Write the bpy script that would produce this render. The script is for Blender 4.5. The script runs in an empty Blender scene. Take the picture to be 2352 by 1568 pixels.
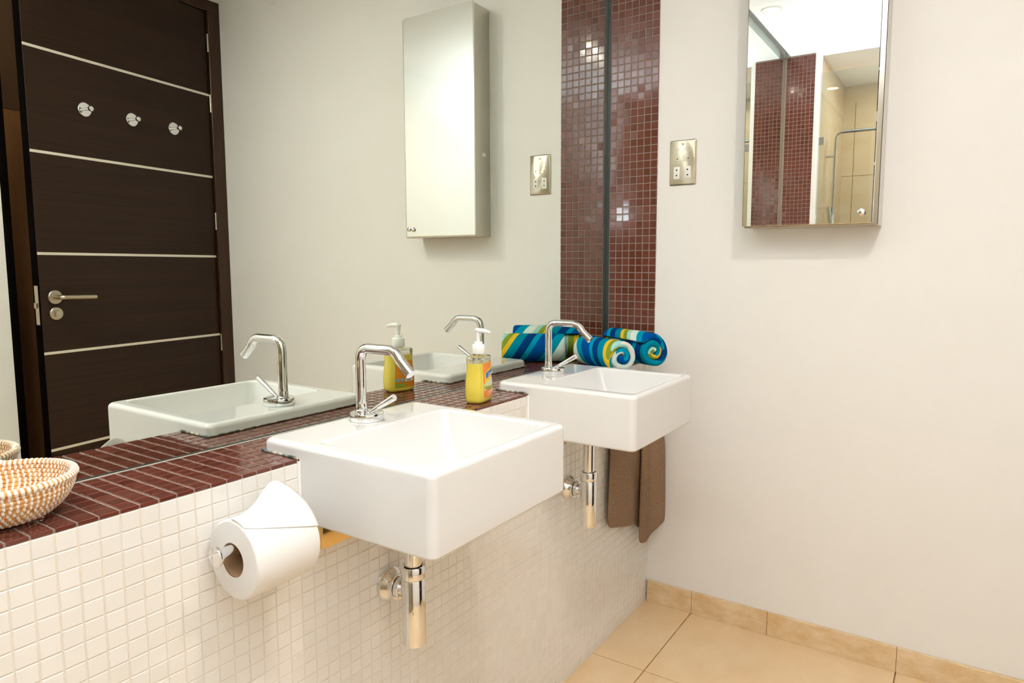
import bpy, bmesh, math, random
from mathutils import Vector, Matrix
random.seed(7)
sc = bpy.context.scene
COL = sc.collection
PI = math.pi

# ------------------------------------------------------------------ camera
FW, FH = 2352, 1568
CAM = Vector((-2.14383, -1.09011, 1.18004))
YAW, PITCH, ROLL, FPX, PPX, PPY = 0.57166, -0.09968, 0.00077, 1546.97, 58.82, -17.71
cf = Vector((math.cos(YAW)*math.cos(PITCH), math.sin(YAW)*math.cos(PITCH), math.sin(PITCH)))
cr0 = Vector((math.sin(YAW), -math.cos(YAW), 0))
cu0 = cr0.cross(cf)
cr = math.cos(ROLL)*cr0 + math.sin(ROLL)*cu0
cu = -math.sin(ROLL)*cr0 + math.cos(ROLL)*cu0
cam_d = bpy.data.cameras.new('camera')
cam = bpy.data.objects.new('camera', cam_d)
COL.objects.link(cam)
M = Matrix((cr, cu, -cf)).transposed().to_4x4()
M.translation = CAM
cam.matrix_world = M
cam_d.sensor_fit = 'HORIZONTAL'
cam_d.sensor_width = 36.0
cam_d.lens = FPX / FW * 36.0
cam_d.shift_x = -PPX / FW
cam_d.shift_y = PPY / FW
cam_d.clip_start = 0.02
cam_d.clip_end = 60
sc.camera = cam

# ------------------------------------------------------------------ world, colour management
w = bpy.data.worlds.new('world')
sc.world = w
w.use_nodes = True
w.node_tree.nodes['Background'].inputs[0].default_value = (1, 0.97, 0.93, 1)
w.node_tree.nodes['Background'].inputs[1].default_value = 0.3
sc.view_settings.view_transform = 'Standard'
sc.view_settings.look = 'None'
sc.view_settings.gamma = 1.0
sc.view_settings.use_curve_mapping = False
sc.view_settings.exposure = 0.21
try:
    sc.cycles.max_bounces = 8
    sc.cycles.diffuse_bounces = 4
    sc.cycles.glossy_bounces = 5
    sc.cycles.transmission_bounces = 6
    sc.cycles.use_denoising = True
    sc.cycles.use_adaptive_sampling = True
    sc.cycles.adaptive_threshold = 0.1
    sc.cycles.adaptive_min_samples = 16
    sc.cycles.sample_clamp_indirect = 6.0
    sc.cycles.blur_glossy = 0.5
except Exception:
    pass
# ceiling downlights, two of them added for fill: x, y, watts, colour, lens radius
WARM = (1.0, 0.92, 0.80)
NEUT = (1.0, 0.985, 0.96)
DOWNLIGHTS = [
    (-1.83, -0.13, 2.5, WARM, 0.040),
    (-1.42, -1.25, 11.0, WARM, 0.040),  # added, unseen: brightens the floor and lower walls
    (-1.75, -0.98, 3.5, WARM, 0.040),  # added, unseen: evens the light over floor and basins
    (-3.15, -0.75, 5.0, NEUT, 0.040),
]
# added fill light, unseen behind the camera, shaped as an uplighter bowl; position, radius, glow of the bowl, watts thrown up, colour
FILL_LAMP = ((-2.42, -1.15, 1.60), 0.09, 25.0, 31.0, (0.84, 0.93, 1.05))

# ------------------------------------------------------------------ shared dimensions
ZC = 0.8647          # worktop height
YF = -0.175          # front of the tiled ledge
PT = 0.025           # mosaic pitch
ZCEIL = 2.518
XL = -2.71           # near end wall
YD = -2.253          # door wall
TH = 0.005           # tile thickness

# ------------------------------------------------------------------ material helpers
def s2l(c):
    return tuple(((v/255)/12.92 if v/255 <= 0.04045 else ((v/255+0.055)/1.055)**2.4) for v in c)

def mat(name, rgb, rough=0.5, metal=0.0, coat=0.0, spec=0.5, trans=0.0, ior=1.45, sss=0.0):
    m = bpy.data.materials.new(name)
    m.use_nodes = True
    b = m.node_tree.nodes['Principled BSDF']
    c = s2l(rgb)
    b.inputs['Base Color'].default_value = (*c, 1)
    b.inputs['Roughness'].default_value = rough
    b.inputs['Metallic'].default_value = metal
    b.inputs['Coat Weight'].default_value = coat
    b.inputs['Coat Roughness'].default_value = 0.05
    b.inputs['Specular IOR Level'].default_value = spec
    b.inputs['Transmission Weight'].default_value = trans
    b.inputs['IOR'].default_value = ior
    return m

def N(m, t, **kw):
    n = m.node_tree.nodes.new(t)
    for k, v in kw.items():
        setattr(n, k, v)
    return n

def L(m, a, b):
    m.node_tree.links.new(a, b)

def noise_col(m, c1, c2, scale=(8, 8, 8), detail=4, lo=0.35, hi=0.65, rough=0.6):
    """two-tone procedural colour from noise in object space"""
    b = m.node_tree.nodes['Principled BSDF']
    tc = N(m, 'ShaderNodeTexCoord')
    mp = N(m, 'ShaderNodeMapping')
    mp.inputs['Scale'].default_value = scale
    nz = N(m, 'ShaderNodeTexNoise')
    nz.inputs['Scale'].default_value = 1.0
    nz.inputs['Detail'].default_value = detail
    nz.inputs['Roughness'].default_value = rough
    cr_ = N(m, 'ShaderNodeValToRGB')
    cr_.color_ramp.elements[0].position = lo
    cr_.color_ramp.elements[1].position = hi
    cr_.color_ramp.elements[0].color = (*s2l(c1), 1)
    cr_.color_ramp.elements[1].color = (*s2l(c2), 1)
    L(m, tc.outputs['Object'], mp.inputs['Vector'])
    L(m, mp.outputs['Vector'], nz.inputs['Vector'])
    L(m, nz.outputs['Fac'], cr_.inputs['Fac'])
    L(m, cr_.outputs['Color'], b.inputs['Base Color'])
    return nz

def bump(m, scale, strength, dist=0.001, detail=3):
    b = m.node_tree.nodes['Principled BSDF']
    tc = N(m, 'ShaderNodeTexCoord')
    nz = N(m, 'ShaderNodeTexNoise')
    nz.inputs['Scale'].default_value = scale
    nz.inputs['Detail'].default_value = detail
    bp = N(m, 'ShaderNodeBump')
    bp.inputs['Strength'].default_value = strength
    bp.inputs['Distance'].default_value = dist
    L(m, tc.outputs['Object'], nz.inputs['Vector'])
    L(m, nz.outputs['Fac'], bp.inputs['Height'])
    L(m, bp.outputs['Normal'], b.inputs['Normal'])

def tile_var(m, c1, c2):
    """colour differs a little from tile to tile (object random)"""
    b = m.node_tree.nodes['Principled BSDF']
    oi = N(m, 'ShaderNodeObjectInfo')
    geo = N(m, 'ShaderNodeNewGeometry')
    ad = N(m, 'ShaderNodeMath', operation='ADD')
    fr = N(m, 'ShaderNodeMath', operation='FRACT')
    cr_ = N(m, 'ShaderNodeValToRGB')
    cr_.color_ramp.elements[0].color = (*s2l(c1), 1)
    cr_.color_ramp.elements[1].color = (*s2l(c2), 1)
    L(m, oi.outputs['Random'], ad.inputs[0])
    L(m, geo.outputs['Random Per Island'], ad.inputs[1])
    L(m, ad.outputs[0], fr.inputs[0])
    L(m, fr.outputs[0], cr_.inputs['Fac'])
    L(m, cr_.outputs['Color'], b.inputs['Base Color'])

m_wall = mat('wall_paint', (240, 237, 233), 0.6)
noise_col(m_wall, (239, 236, 231), (241, 238, 234), (3, 3, 3))
bump(m_wall, 160, 0.05)
m_ceil = mat('ceiling_paint', (249, 249, 248), 0.7)
m_white_post = mat('white_gloss_post', (242, 242, 238), 0.3)
m_stone = mat('travertine_floor', (226, 193, 147), 0.32)
noise_col(m_stone, (226, 192, 146), (236, 208, 168), (5, 7, 5), 6, 0.3, 0.7, 0.65)
m_skirt = mat('travertine_skirting', (222, 189, 143), 0.35)
noise_col(m_skirt, (214, 178, 128), (233, 209, 172), (9, 14, 24), 7, 0.34, 0.66, 0.7)
m_stonewall = mat('shower_stone', (220, 195, 150), 0.25)
noise_col(m_stonewall, (224, 199, 162), (236, 217, 188), (2, 3, 7), 6, 0.3, 0.7)
m_floor_grout = mat('floor_grout', (150, 118, 80), 0.9)
m_brown = mat('brown_glass_tile', (104, 54, 43), 0.12, coat=0.45, spec=0.45)
tile_var(m_brown, (96, 47, 36), (112, 59, 47))
m_brown_grout = mat('brown_grout', (148, 132, 120), 0.9, spec=0.2)
m_white_tile = mat('white_glazed_tile', (236, 231, 223), 0.16, coat=0.4)
tile_var(m_white_tile, (235, 230, 222), (239, 235, 229))
m_white_grout = mat('cream_grout', (235, 224, 208), 0.9)
m_ceramic = mat('white_ceramic', (230, 228, 225), 0.06, coat=0.3)
m_seal = mat('aged_silicone', (176, 170, 152), 0.6)
noise_col(m_seal, (70, 80, 78), (205, 198, 178), (60, 60, 60), 4, 0.44, 0.6)
m_chrome = mat('chrome', (232, 232, 232), 0.04, metal=1.0)
m_steel = mat('brushed_steel', (196, 188, 174), 0.3, metal=1.0)
m_steel_side = mat('cabinet_steel', (205, 200, 190), 0.22, metal=1.0)
m_satin = mat('satin_nickel', (190, 178, 158), 0.35, metal=1.0)
m_tinted_metal = mat('floor_tinted_metal', (226, 192, 128), 0.16, metal=1.0)  # gold tint paints the floor's warm reflection into the polished metal
m_dark = mat('dark_slot', (22, 20, 18), 0.6)
m_mirror = mat('silvered_glass', (232, 236, 227), 0.0, metal=1.0)
m_mirror2 = mat('cabinet_mirror', (240, 241, 236), 0.0, metal=1.0)
m_mirror_edge = mat('glass_edge', (58, 64, 60), 0.4, spec=0.3)
m_wood = mat('wenge_veneer', (44, 27, 15), 0.42, spec=0.3)
noise_col(m_wood, (34, 20, 11), (50, 31, 18), (1.2, 30, 70), 6, 0.3, 0.7)
m_frame = mat('wenge_frame', (58, 33, 17), 0.3)
noise_col(m_frame, (48, 27, 14), (66, 40, 22), (30, 30, 1.5), 5)
m_edge = mat('black_door_edge', (12, 9, 7), 0.9, spec=0.0)
m_inlay = mat('aluminium_inlay', (225, 217, 202), 0.35, metal=0.2)
m_white_plastic = mat('white_plastic', (244, 242, 238), 0.3)
m_paper = mat('tissue_paper', (239, 236, 232), 0.95, spec=0.1)
bump(m_paper, 260, 0.25)
m_card = mat('cardboard_core', (168, 132, 96), 0.9)
m_taupe = mat('taupe_terry', (150, 124, 100), 1.0, spec=0.05)
noise_col(m_taupe, (138, 112, 88), (160, 134, 110), (220, 220, 220), 3)
bump(m_taupe, 500, 0.8, 0.002)
m_cane = mat('palm_fibre', (212, 150, 80), 0.6)
noise_col(m_cane, (190, 122, 52), (224, 170, 104), (90, 90, 90), 3)
m_stitch = mat('white_raffia', (240, 230, 220), 0.6)
m_glass = mat('shower_glass', (240, 246, 240), 0.0, trans=1.0, ior=1.45)
m_liquid = mat('yellow_soap', (253, 229, 92), 0.03, trans=0.22, ior=1.36, coat=0.5)
m_clear = mat('clear_plastic', (246, 244, 234), 0.04, trans=0.9, ior=1.2)
m_tube = mat('dip_tube', (228, 222, 140), 0.4)
m_orange = mat('label_orange', (246, 140, 20), 0.35)
m_label_back = mat('label_amber', (222, 138, 22), 0.4)
m_blue = mat('label_blue', (40, 110, 180), 0.35)
m_pale = mat('label_pale_green', (220, 224, 168), 0.4)
m_green = mat('label_green', (150, 165, 45), 0.4)
m_lblwhite = mat('label_white', (244, 240, 236), 0.4)
m_ltblue = mat('label_light_blue', (130, 185, 205), 0.4)
m_yellowl = mat('label_yellow', (250, 205, 60), 0.35)
m_corr = mat('corridor_wood', (112, 76, 44), 0.5)
noise_col(m_corr, (100, 66, 38), (122, 84, 50), (20, 20, 2), 4)
m_corr_dark = mat('corridor_dark_wood', (66, 46, 28), 0.5)

m_brushed = mat('circular_brushed_steel', (196, 186, 166), 0.28, metal=1.0)
_b = m_brushed.node_tree.nodes['Principled BSDF']
_b.inputs['Anisotropic'].default_value = 0.95
_t = N(m_brushed, 'ShaderNodeTangent', direction_type='RADIAL', axis='X')
L(m_brushed, _t.outputs[0], _b.inputs['Tangent'])

def emis(name, rgb, strength):
    m = bpy.data.materials.new(name)
    m.use_nodes = True
    nt = m.node_tree
    nt.nodes.remove(nt.nodes['Principled BSDF'])
    e = nt.nodes.new('ShaderNodeEmission')
    e.inputs[0].default_value = (*rgb, 1)
    e.inputs[1].default_value = strength
    nt.links.new(e.outputs[0], nt.nodes['Material Output'].inputs[0])
    return m
m_lamp = emis('lamp_glow', (1.0, 0.9, 0.75), 9.0)

# striped beach towel: bands run slantwise over the cloth
def towel_mat(name, phase):
    m = mat(name, (20, 130, 160), 1.0, spec=0.05)
    b = m.node_tree.nodes['Principled BSDF']
    uv = N(m, 'ShaderNodeUVMap')
    uv.uv_map = 'cloth'
    sp = N(m, 'ShaderNodeSeparateXYZ')
    L(m, uv.outputs[0], sp.inputs[0])
    def mth(op, a, bb):
        n = N(m, 'ShaderNodeMath', operation=op)
        for i, v in enumerate((a, bb)):
            if isinstance(v, (int, float)):
                n.inputs[i].default_value = v
            else:
                L(m, v, n.inputs[i])
        return n.outputs[0]
    wav = mth('MULTIPLY', mth('SINE', mth('MULTIPLY', sp.outputs['X'], 17.0), 0), 0.022)
    c = mth('ADD', mth('ADD', mth('MULTIPLY', sp.outputs['X'], 0.42), sp.outputs['Y']), wav)
    c = mth('FRACT', mth('ADD', mth('DIVIDE', c, 0.245), phase), 0)
    r = N(m, 'ShaderNodeValToRGB')
    r.color_ramp.interpolation = 'CONSTANT'
    seq = [(0.0, (0, 78, 152)), (0.19, (0, 146, 176)), (0.31, (214, 236, 226)), (0.40, (238, 226, 214)),
           (0.445, (158, 214, 204)), (0.52, (136, 150, 48)), (0.60, (226, 186, 44)), (0.67, (0, 134, 160)),
           (0.80, (6, 60, 122)), (0.92, (0, 150, 182))]
    el = r.color_ramp.elements
    el[0].position = 0.0
    el[0].color = (*s2l(seq[0][1]), 1)
    el[1].position = seq[1][0]
    el[1].color = (*s2l(seq[1][1]), 1)
    for p, cc in seq[2:]:
        e = el.new(p)
        e.color = (*s2l(cc), 1)
    L(m, c, r.inputs['Fac'])
    L(m, r.outputs['Color'], b.inputs['Base Color'])
    bump(m, 420, 0.7, 0.0015)
    return m
m_towel_a = towel_mat('striped_terry', 0.05)
m_towel_b = towel_mat('striped_terry_shifted', 0.42)

# ------------------------------------------------------------------ geometry helpers
def finish(me, smooth=True, angle=35):
    if smooth:
        for p in me.polygons:
            p.use_smooth = True
        me.set_sharp_from_angle(angle=math.radians(angle))
    me.update()

class MB:
    def __init__(s):
        s.bm = bmesh.new()
    def _new(s, verts, faces):
        vs = [s.bm.verts.new(v) for v in verts]
        fs = []
        for f in faces:
            try:
                fs.append(s.bm.faces.new([vs[i] for i in f]))
            except ValueError:
                pass
        return vs, fs
    def box(s, a, b, bev=0.0, seg=2):
        x0, x1 = sorted((a[0], b[0])); y0, y1 = sorted((a[1], b[1])); z0, z1 = sorted((a[2], b[2]))
        vs, fs = s._new([(x0,y0,z0),(x1,y0,z0),(x1,y1,z0),(x0,y1,z0),(x0,y0,z1),(x1,y0,z1),(x1,y1,z1),(x0,y1,z1)],
                        [(0,3,2,1),(4,5,6,7),(0,1,5,4),(1,2,6,5),(2,3,7,6),(3,0,4,7)])
        if bev > 0:
            es = list({e for f in fs for e in f.edges})
            bmesh.ops.bevel(s.bm, geom=es, offset=bev, segments=seg, affect='EDGES', profile=0.5)
        return s
    def loft(s, loops, cap0=True, cap1=True, closed=True):
        rows = [[s.bm.verts.new(v) for v in lp] for lp in loops]
        n = len(rows[0])
        for a, b in zip(rows, rows[1:]):
            for i in range(n if closed else n-1):
                j = (i+1) % n
                try:
                    s.bm.faces.new((a[i], a[j], b[j], b[i]))
                except ValueError:
                    pass
        if cap0:
            s.bm.faces.new(list(reversed(rows[0])))
        if cap1:
            s.bm.faces.new(rows[-1])
        return s
    def tube(s, pts, r, n=14, cap=True):
        pts = [Vector(p) for p in pts]
        rs = r if isinstance(r, (list, tuple)) else [r]*len(pts)
        loops = []
        t0 = (pts[1]-pts[0]).normalized()
        ref = Vector((0, 0, 1)) if abs(t0.z) < 0.9 else Vector((1, 0, 0))
        u = t0.cross(ref).normalized()
        for i, p in enumerate(pts):
            if i == 0: t = pts[1]-pts[0]
            elif i == len(pts)-1: t = pts[-1]-pts[-2]
            else: t = (pts[i+1]-p).normalized() + (p-pts[i-1]).normalized()
            t.normalize()
            u = (u - t*u.dot(t)).normalized()
            v = t.cross(u)
            loops.append([p + rs[i]*(math.cos(2*PI*k/n)*u + math.sin(2*PI*k/n)*v) for k in range(n)])
        return s.loft(loops, cap, cap)
    def lathe(s, prof, origin=(0,0,0), axis=(0,0,1), n=32, cap=True):
        """prof: list of (radius, height) along axis"""
        o = Vector(origin); ax = Vector(axis).normalized()
        ref = Vector((1, 0, 0)) if abs(ax.x) < 0.9 else Vector((0, 1, 0))
        u = ax.cross(ref).normalized(); v = ax.cross(u)
        loops = [[o + ax*h + max(r, 1e-5)*(math.cos(2*PI*k/n)*u + math.sin(2*PI*k/n)*v) for k in range(n)] for r, h in prof]
        return s.loft(loops, cap, cap)
    def build(s, name, m, parent=None, smooth=True, angle=35, loc=None, wn=False):
        bmesh.ops.recalc_face_normals(s.bm, faces=s.bm.faces[:])
        me = bpy.data.meshes.new(name)
        s.bm.to_mesh(me)
        s.bm.free()
        me.materials.append(m)
        finish(me, smooth, angle)
        o = bpy.data.objects.new(name, me)
        COL.objects.link(o)
        if parent is not None:
            o.parent = parent
        if loc is not None:
            o.location = loc
        if wn:
            md_ = o.modifiers.new('even_shading', 'WEIGHTED_NORMAL')
            md_.keep_sharp = True
        return o

def tag(o, label, cat, group=None, kind=None):
    o['label'] = label
    o['category'] = cat
    if group: o['group'] = group
    if kind: o['kind'] = kind
    return o

def thing(name, loc, label, cat, group=None, kind=None, rz=0.0):
    o = bpy.data.objects.new(name, None)
    o.empty_display_size = 0.05
    COL.objects.link(o)
    o.location = loc
    o.rotation_euler = (0, 0, rz)
    return tag(o, label, cat, group, kind)

def copy_tree(o, parent=None):
    c = o.copy()
    COL.objects.link(c)
    c.parent = parent
    for ch in list(o.children):
        copy_tree(ch, c)
    return c

def rrect(x0, x1, y0, y1, r, z, n=5, rb=None):
    """rounded rectangle loop, counter-clockwise; rb: radius of the two back corners"""
    pts = []
    f_, rb = r, (r if rb is None else rb)
    for cx, cy, a0, r in ((x1-rb, y1-rb, 0, rb), (x0+rb, y1-rb, 90, rb), (x0+f_, y0+f_, 180, f_), (x1-f_, y0+f_, 270, f_)):
        for k in range(n+1):
            a = math.radians(a0 + 90*k/n)
            pts.append(Vector((cx + r*math.cos(a), cy + r*math.sin(a), z)))
    return pts

def bez(p0, p1, p2, n=8):
    p0, p1, p2 = Vector(p0), Vector(p1), Vector(p2)
    return [((1-t)**2)*p0 + 2*t*(1-t)*p1 + t*t*p2 for t in [k/n for k in range(n+1)]]

def project(P):
    d = Vector(P) - CAM
    z = d.dot(cf)
    if z <= 0.02:
        return None
    return (FW/2 + PPX + FPX*d.dot(cr)/z, FH/2 + PPY - FPX*d.dot(cu)/z)

# ------------------------------------------------------------------ mosaic tiles
def tile_base(size, bev, thick):
    """bevelled tile lying in XY, face up at z = 0"""
    h = size/2; i = h-bev
    v = [(-i,-i,0),(i,-i,0),(i,i,0),(-i,i,0),(-h,-h,-bev*0.8),(h,-h,-bev*0.8),(h,h,-bev*0.8),(-h,h,-bev*0.8),
         (-h,-h,-thick),(h,-h,-thick),(h,h,-thick),(-h,h,-thick)]
    f = [(0,1,2,3),(4,5,1,0),(5,6,2,1),(6,7,3,2),(7,4,0,3),(8,9,5,4),(9,10,6,5),(10,11,7,6),(11,8,4,7)]
    return v, f

def mosaic(parent, name, m, spots, frame, size, bev, tilt, hidden=lambda P: False, limit=300, individual=True):
    """spots: tile centres; frame: 3x3 matrix (in-plane x, in-plane y, normal).
    The `limit` tiles that show largest are objects of their own, the rest one part."""
    v, f = tile_base(size, bev, TH)
    me = bpy.data.meshes.new(name)
    me.from_pydata(v, [], f)
    me.materials.append(m)
    finish(me, True, 25)
    scored = []
    for P in spots:
        P = Vector(P)
        sc_ = 0.0
        if individual and not hidden(P):
            q = [project(P + frame @ Vector((a*size/2, b*size/2, 0))) for a, b in ((-1,-1),(1,-1),(1,1),(-1,1))]
            if all(q):
                cx = sum(t[0] for t in q)/4; cy = sum(t[1] for t in q)/4
                if -20 < cx < FW+20 and -20 < cy < FH+20:
                    sc_ = abs(sum(q[i][0]*q[(i+1)%4][1]-q[(i+1)%4][0]*q[i][1] for i in range(4)))/2
        scored.append((sc_, P))
    scored.sort(key=lambda t: -t[0])
    nind = min(limit, sum(1 for t in scored if t[0] > 60))
    V, F = [], []
    for k, (s_, P) in enumerate(scored):
        R = frame.to_4x4() @ Matrix.Rotation(random.gauss(0, tilt), 4, 'X') @ Matrix.Rotation(random.gauss(0, tilt), 4, 'Y') @ Matrix.Rotation(random.gauss(0, tilt*1.5), 4, 'Z')
        if k < nind:
            o = bpy.data.objects.new(name, me)
            COL.objects.link(o)
            R.translation = P
            o.matrix_world = R
            o.parent = parent
        else:
            b0 = len(V)
            R3 = R.to_3x3()
            V.extend([tuple(P + R3 @ Vector(c)) for c in v])
            F.extend([tuple(i+b0 for i in fc) for fc in f])
    if V:
        mr = bpy.data.meshes.new(name + 's')
        mr.from_pydata(V, [], F)
        mr.materials.append(m)
        finish(mr, True, 25)
        o = bpy.data.objects.new(name + 's', mr)
        COL.objects.link(o)
        o.parent = parent
        o['kind'] = 'stuff'

def fr(ax, ay, an):
    return Matrix((Vector(ax), Vector(ay), Vector(an))).transposed()
F_TOP = fr((1,0,0), (0,1,0), (0,0,1))
F_FRONT = fr((1,0,0), (0,0,1), (0,-1,0))
F_END = fr((0,-1,0), (0,0,1), (-1,0,0))
F_NEAR = fr((0,1,0), (0,0,1), (1,0,0))

def structure(o, label, cat):
    return tag(o, label, cat, kind='structure')

# ================================================================== THE ROOM
# floor: bed + stone slabs
fl = MB().box((-3.75, -3.5, -0.06), (0.1, 0.1, -0.004)).build('floor', m_floor_grout, smooth=False)
structure(fl, 'beige travertine tiled floor with fine dark joints', 'floor')
gx = [0.0, -0.403, -1.023, -1.643, -2.263, -2.71]
gy = [-0.171, -0.3415, -0.9637, -1.585, -2.253]
for i in range(len(gx)-1):
    for j in range(len(gy)-1):
        g = 0.0016
        MB().box((gx[i]-g, gy[j]-g, -0.012), (gx[i+1]+g, gy[j+1]+g, 0.0), 0.0009, 1).build('floor_tile', m_stone, fl, smooth=False)

# end wall (right), with its mosaic strip beside the mirror
wr = MB().box((0, -2.36, 0), (0.1, 0.02, 2.62)).build('wall_right', m_wall, smooth=False)
structure(wr, 'warm white painted end wall holding the mirror cabinet', 'wall')
G0 = 0.0128
ms = MB().box((-0.0038, -G0-7*PT+0.0015, ZC), (0.001, -0.001, ZCEIL)).build('mosaic_strip', m_brown_grout, wr, smooth=False)
ms['label'] = 'vertical strip of dark brown glass mosaic in the corner'
Z0 = 1.1094 - 0.5*PT
spots = []
k = -9
while True:
    z = Z0 + k*PT
    if z + PT/2 > ZCEIL: break
    for c in range(7):
        spots.append((-TH, -G0-(c+0.5)*PT, z))
    k += 1
mosaic(ms, 'brown_tile', m_brown, spots, F_END, 0.0221, 0.0010, 0.007, hidden=lambda P: P.z < 0.93)
# dark silicone joint between strip and mirror
MB().box((-0.0045, -G0+0.001, ZC), (0.0, -0.0005, ZCEIL)).build('corner_joint', m_mirror_edge, wr, smooth=False)

# mirror wall (back)
wb = MB().box((XL-0.1, 0.008, 0), (0.0, 0.1, 2.62)).build('wall_back', m_wall, smooth=False)
structure(wb, 'wall behind the large mirror and the tiled ledge', 'wall')

# door wall
wf = MB().box((XL-0.1, YD-0.1, 0), (-0.985, YD, 2.62)).box((-0.985, YD-0.1, 2.4995), (0.0, YD, 2.62)).build('wall_front', m_wall, smooth=False)
structure(wf, 'white painted wall around the dark door, seen in the mirror', 'wall')

# near end wall: post with mosaic strip, then the shower opening
wl = MB().box((XL-0.08, -0.214, 0), (XL, 0.008, ZCEIL)).box((XL-0.08, YD, 0), (XL, -1.32, ZCEIL)).build('wall_left', m_wall, smooth=False)
structure(wl, 'white end wall beside the shower, seen in the cabinet mirror', 'wall')
ms2 = MB().box((XL-0.001, -G0-7*PT+0.0015, ZC), (XL+0.0038, -0.001, ZCEIL)).build('mosaic_strip', m_brown_grout, wl, smooth=False)
spots = []
for k in range(-9, 58):
    z = Z0 + k*PT
    if z + PT/2 > ZCEIL: break
    for c in range(7):
        spots.append((XL+TH, -G0-(c+0.5)*PT, z))
mosaic(ms2, 'brown_tile', m_brown, spots, F_NEAR, 0.0224, 0.0013, 0.008, individual=False)

# shower enclosure walls
ws = MB().box((-3.80, -1.42, 0), (-3.70, -0.11, ZCEIL)).box((-3.70, -0.21, 0), (XL-0.08, -0.11, ZCEIL)).box((-3.70, -1.42, 0), (XL-0.08, -1.32, ZCEIL)).build('wall_shower', m_stonewall, smooth=False)
structure(ws, 'beige stone walls of the shower behind glass', 'wall')
for zz in (0.62, 1.24, 1.86):
    MB().box((-3.703, -1.32, zz-0.0015), (-3.6985, -0.21, zz+0.0015)).build('stone_joint', m_floor_grout, ws, smooth=False)
for yy in (-0.29, -0.80):
    MB().box((-3.703, yy-0.0015, 0), (-3.6985, yy+0.0015, ZCEIL-0.12)).build('stone_joint', m_floor_grout, ws, smooth=False)
MB().box((-3.70, -1.32, -0.05), (XL-0.0, -0.11, -0.001)).build('shower_floor', m_stone, ws, smooth=False)

# ceiling with a shadow slot along the mirror
ce = MB().box((-3.80, YD-0.1, ZCEIL), (0.0, -0.035, ZCEIL+0.05)).box((XL-0.1, -0.035, 2.60), (0.0, 0.008, 2.65)).build('ceiling', m_ceil, smooth=False)
structure(ce, 'flat white ceiling with a shadow slot along the mirror', 'ceiling')

# skirting on the end wall, in stone lengths
sk = MB().box((-0.0105, -2.23, 0.0), (-0.001, YF-0.004, 0.0745)).build('baseboard_right', m_floor_grout, smooth=False)
structure(sk, 'travertine skirting along the foot of the end wall', 'skirting')
sy = [-0.1785, -0.343, -0.595, -0.9637, -1.58, -2.23]
for i in range(len(sy)-1):
    MB().box((-0.0125, sy[i]-0.0008, 0.0), (-0.0005, sy[i+1]+0.0008, 0.0755), 0.0008, 1).build('stone_length', m_skirt, sk, smooth=False)

# corridor beyond the door
co = MB().box((-2.3, -2.85, 0), (0.4, -2.75, 1.912)).box((-2.4, -2.85, 0), (-2.3, YD-0.1, 2.75)).box((0.3, -2.85, 0), (0.4, YD-0.1, 2.75)).build('wall_corridor', m_corr, smooth=False)
structure(co, 'brown wooden corridor wall seen through the door gap', 'wall')
MB().box((-2.3, -2.85, 1.912), (0.4, -2.748, 2.75)).build('header_panel', m_corr_dark, co, smooth=False)
MB().box((-2.4, -2.85, 2.75), (0.4, YD-0.1, 2.80)).build('corridor_ceiling', m_ceil, co, smooth=False)

# ================================================================== DOOR
HX, HY, ANG, LW = -0.066, -2.249, math.radians(10.37), 0.8835
d1 = thing('door_1', (HX, HY, 0), 'dark wenge door with pale inlay strips standing ajar', 'door', kind='structure')
MB().box((-0.064-HX, -0.06, 0), (-0.0005-HX, 0.016, 2.462), 0.002, 1).build('frame_jamb', m_frame, d1)
MB().box((-0.985-HX, -0.06, 0), (-0.962-HX, 0.016, 2.462), 0.002, 1).build('frame_jamb', m_edge, d1)
MB().box((-0.985-HX, -0.06, 2.462), (-0.0005-HX, 0.016, 2.516), 0.002, 1).build('frame_head', m_frame, d1)
me_bm = MB().box((-LW, -0.042, 0.008), (-0.002, 0.0, 2.458), 0.0012, 1)
lf = me_bm.build('door_leaf', m_wood, d1)
lf.rotation_euler = (0, 0, -ANG)
def L_(mb, name, m, **kw):
    return mb.build(name, m, lf, **kw)
L_(MB().box((-LW-0.0012, -0.041, 0.009), (-LW+0.0006, -0.001, 2.457)), 'leaf_edge', m_edge, smooth=False)
for z in (2.0495, 1.6385, 1.2305, 0.8215, 0.4155):
    L_(MB().box((-LW+0.0003, -0.004, z-0.0055), (-0.0023, 0.0012, z+0.0055)), 'inlay_strip', m_inlay, smooth=False)
for z in (2.307, 2.008, 1.413, 0.779):
    L_(MB().tube([(0.002, 0.006, z-0.044), (0.002, 0.006, z+0.044)], 0.0062, 12), 'hinge', m_satin)
for t in (0.6535, 0.437, 0.2205):
    L_(MB().lathe([(0.029, 0.0), (0.029, 0.005), (0.027, 0.0065)], (-t, 0, 1.843), (0, 1, 0)).lathe([(0.0065, 0.006), (0.0065, 0.036), (0.0105, 0.037), (0.0115, 0.042), (0.0105, 0.048), (0.007, 0.051)], (-t, 0, 1.843), (0, 1, 0), 18), 'coat_hook', m_chrome)
L_(MB().lathe([(0.0285, 0), (0.0285, 0.007), (0.0265, 0.009)], (-0.828, 0, 1.052), (0, 1, 0)), 'handle_rose', m_satin)
L_(MB().tube([(-0.828, 0.005, 1.052), (-0.828, 0.042, 1.052)] + bez((-0.828, 0.046, 1.052), (-0.828, 0.056, 1.052), (-0.816, 0.056, 1.052), 5) + [(-0.692, 0.056, 1.049)], 0.0095, 14), 'lever_handle', m_satin)
lk = L_(MB().lathe([(0.0265, 0), (0.0265, 0.007), (0.0245, 0.009)], (-0.828, 0, 0.984), (0, 1, 0)), 'lock_rose', m_satin)
MB().box((-0.837, 0.009, 0.972), (-0.819, 0.017, 0.996), 0.002).build('thumb_turn', m_steel, lk)
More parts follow.
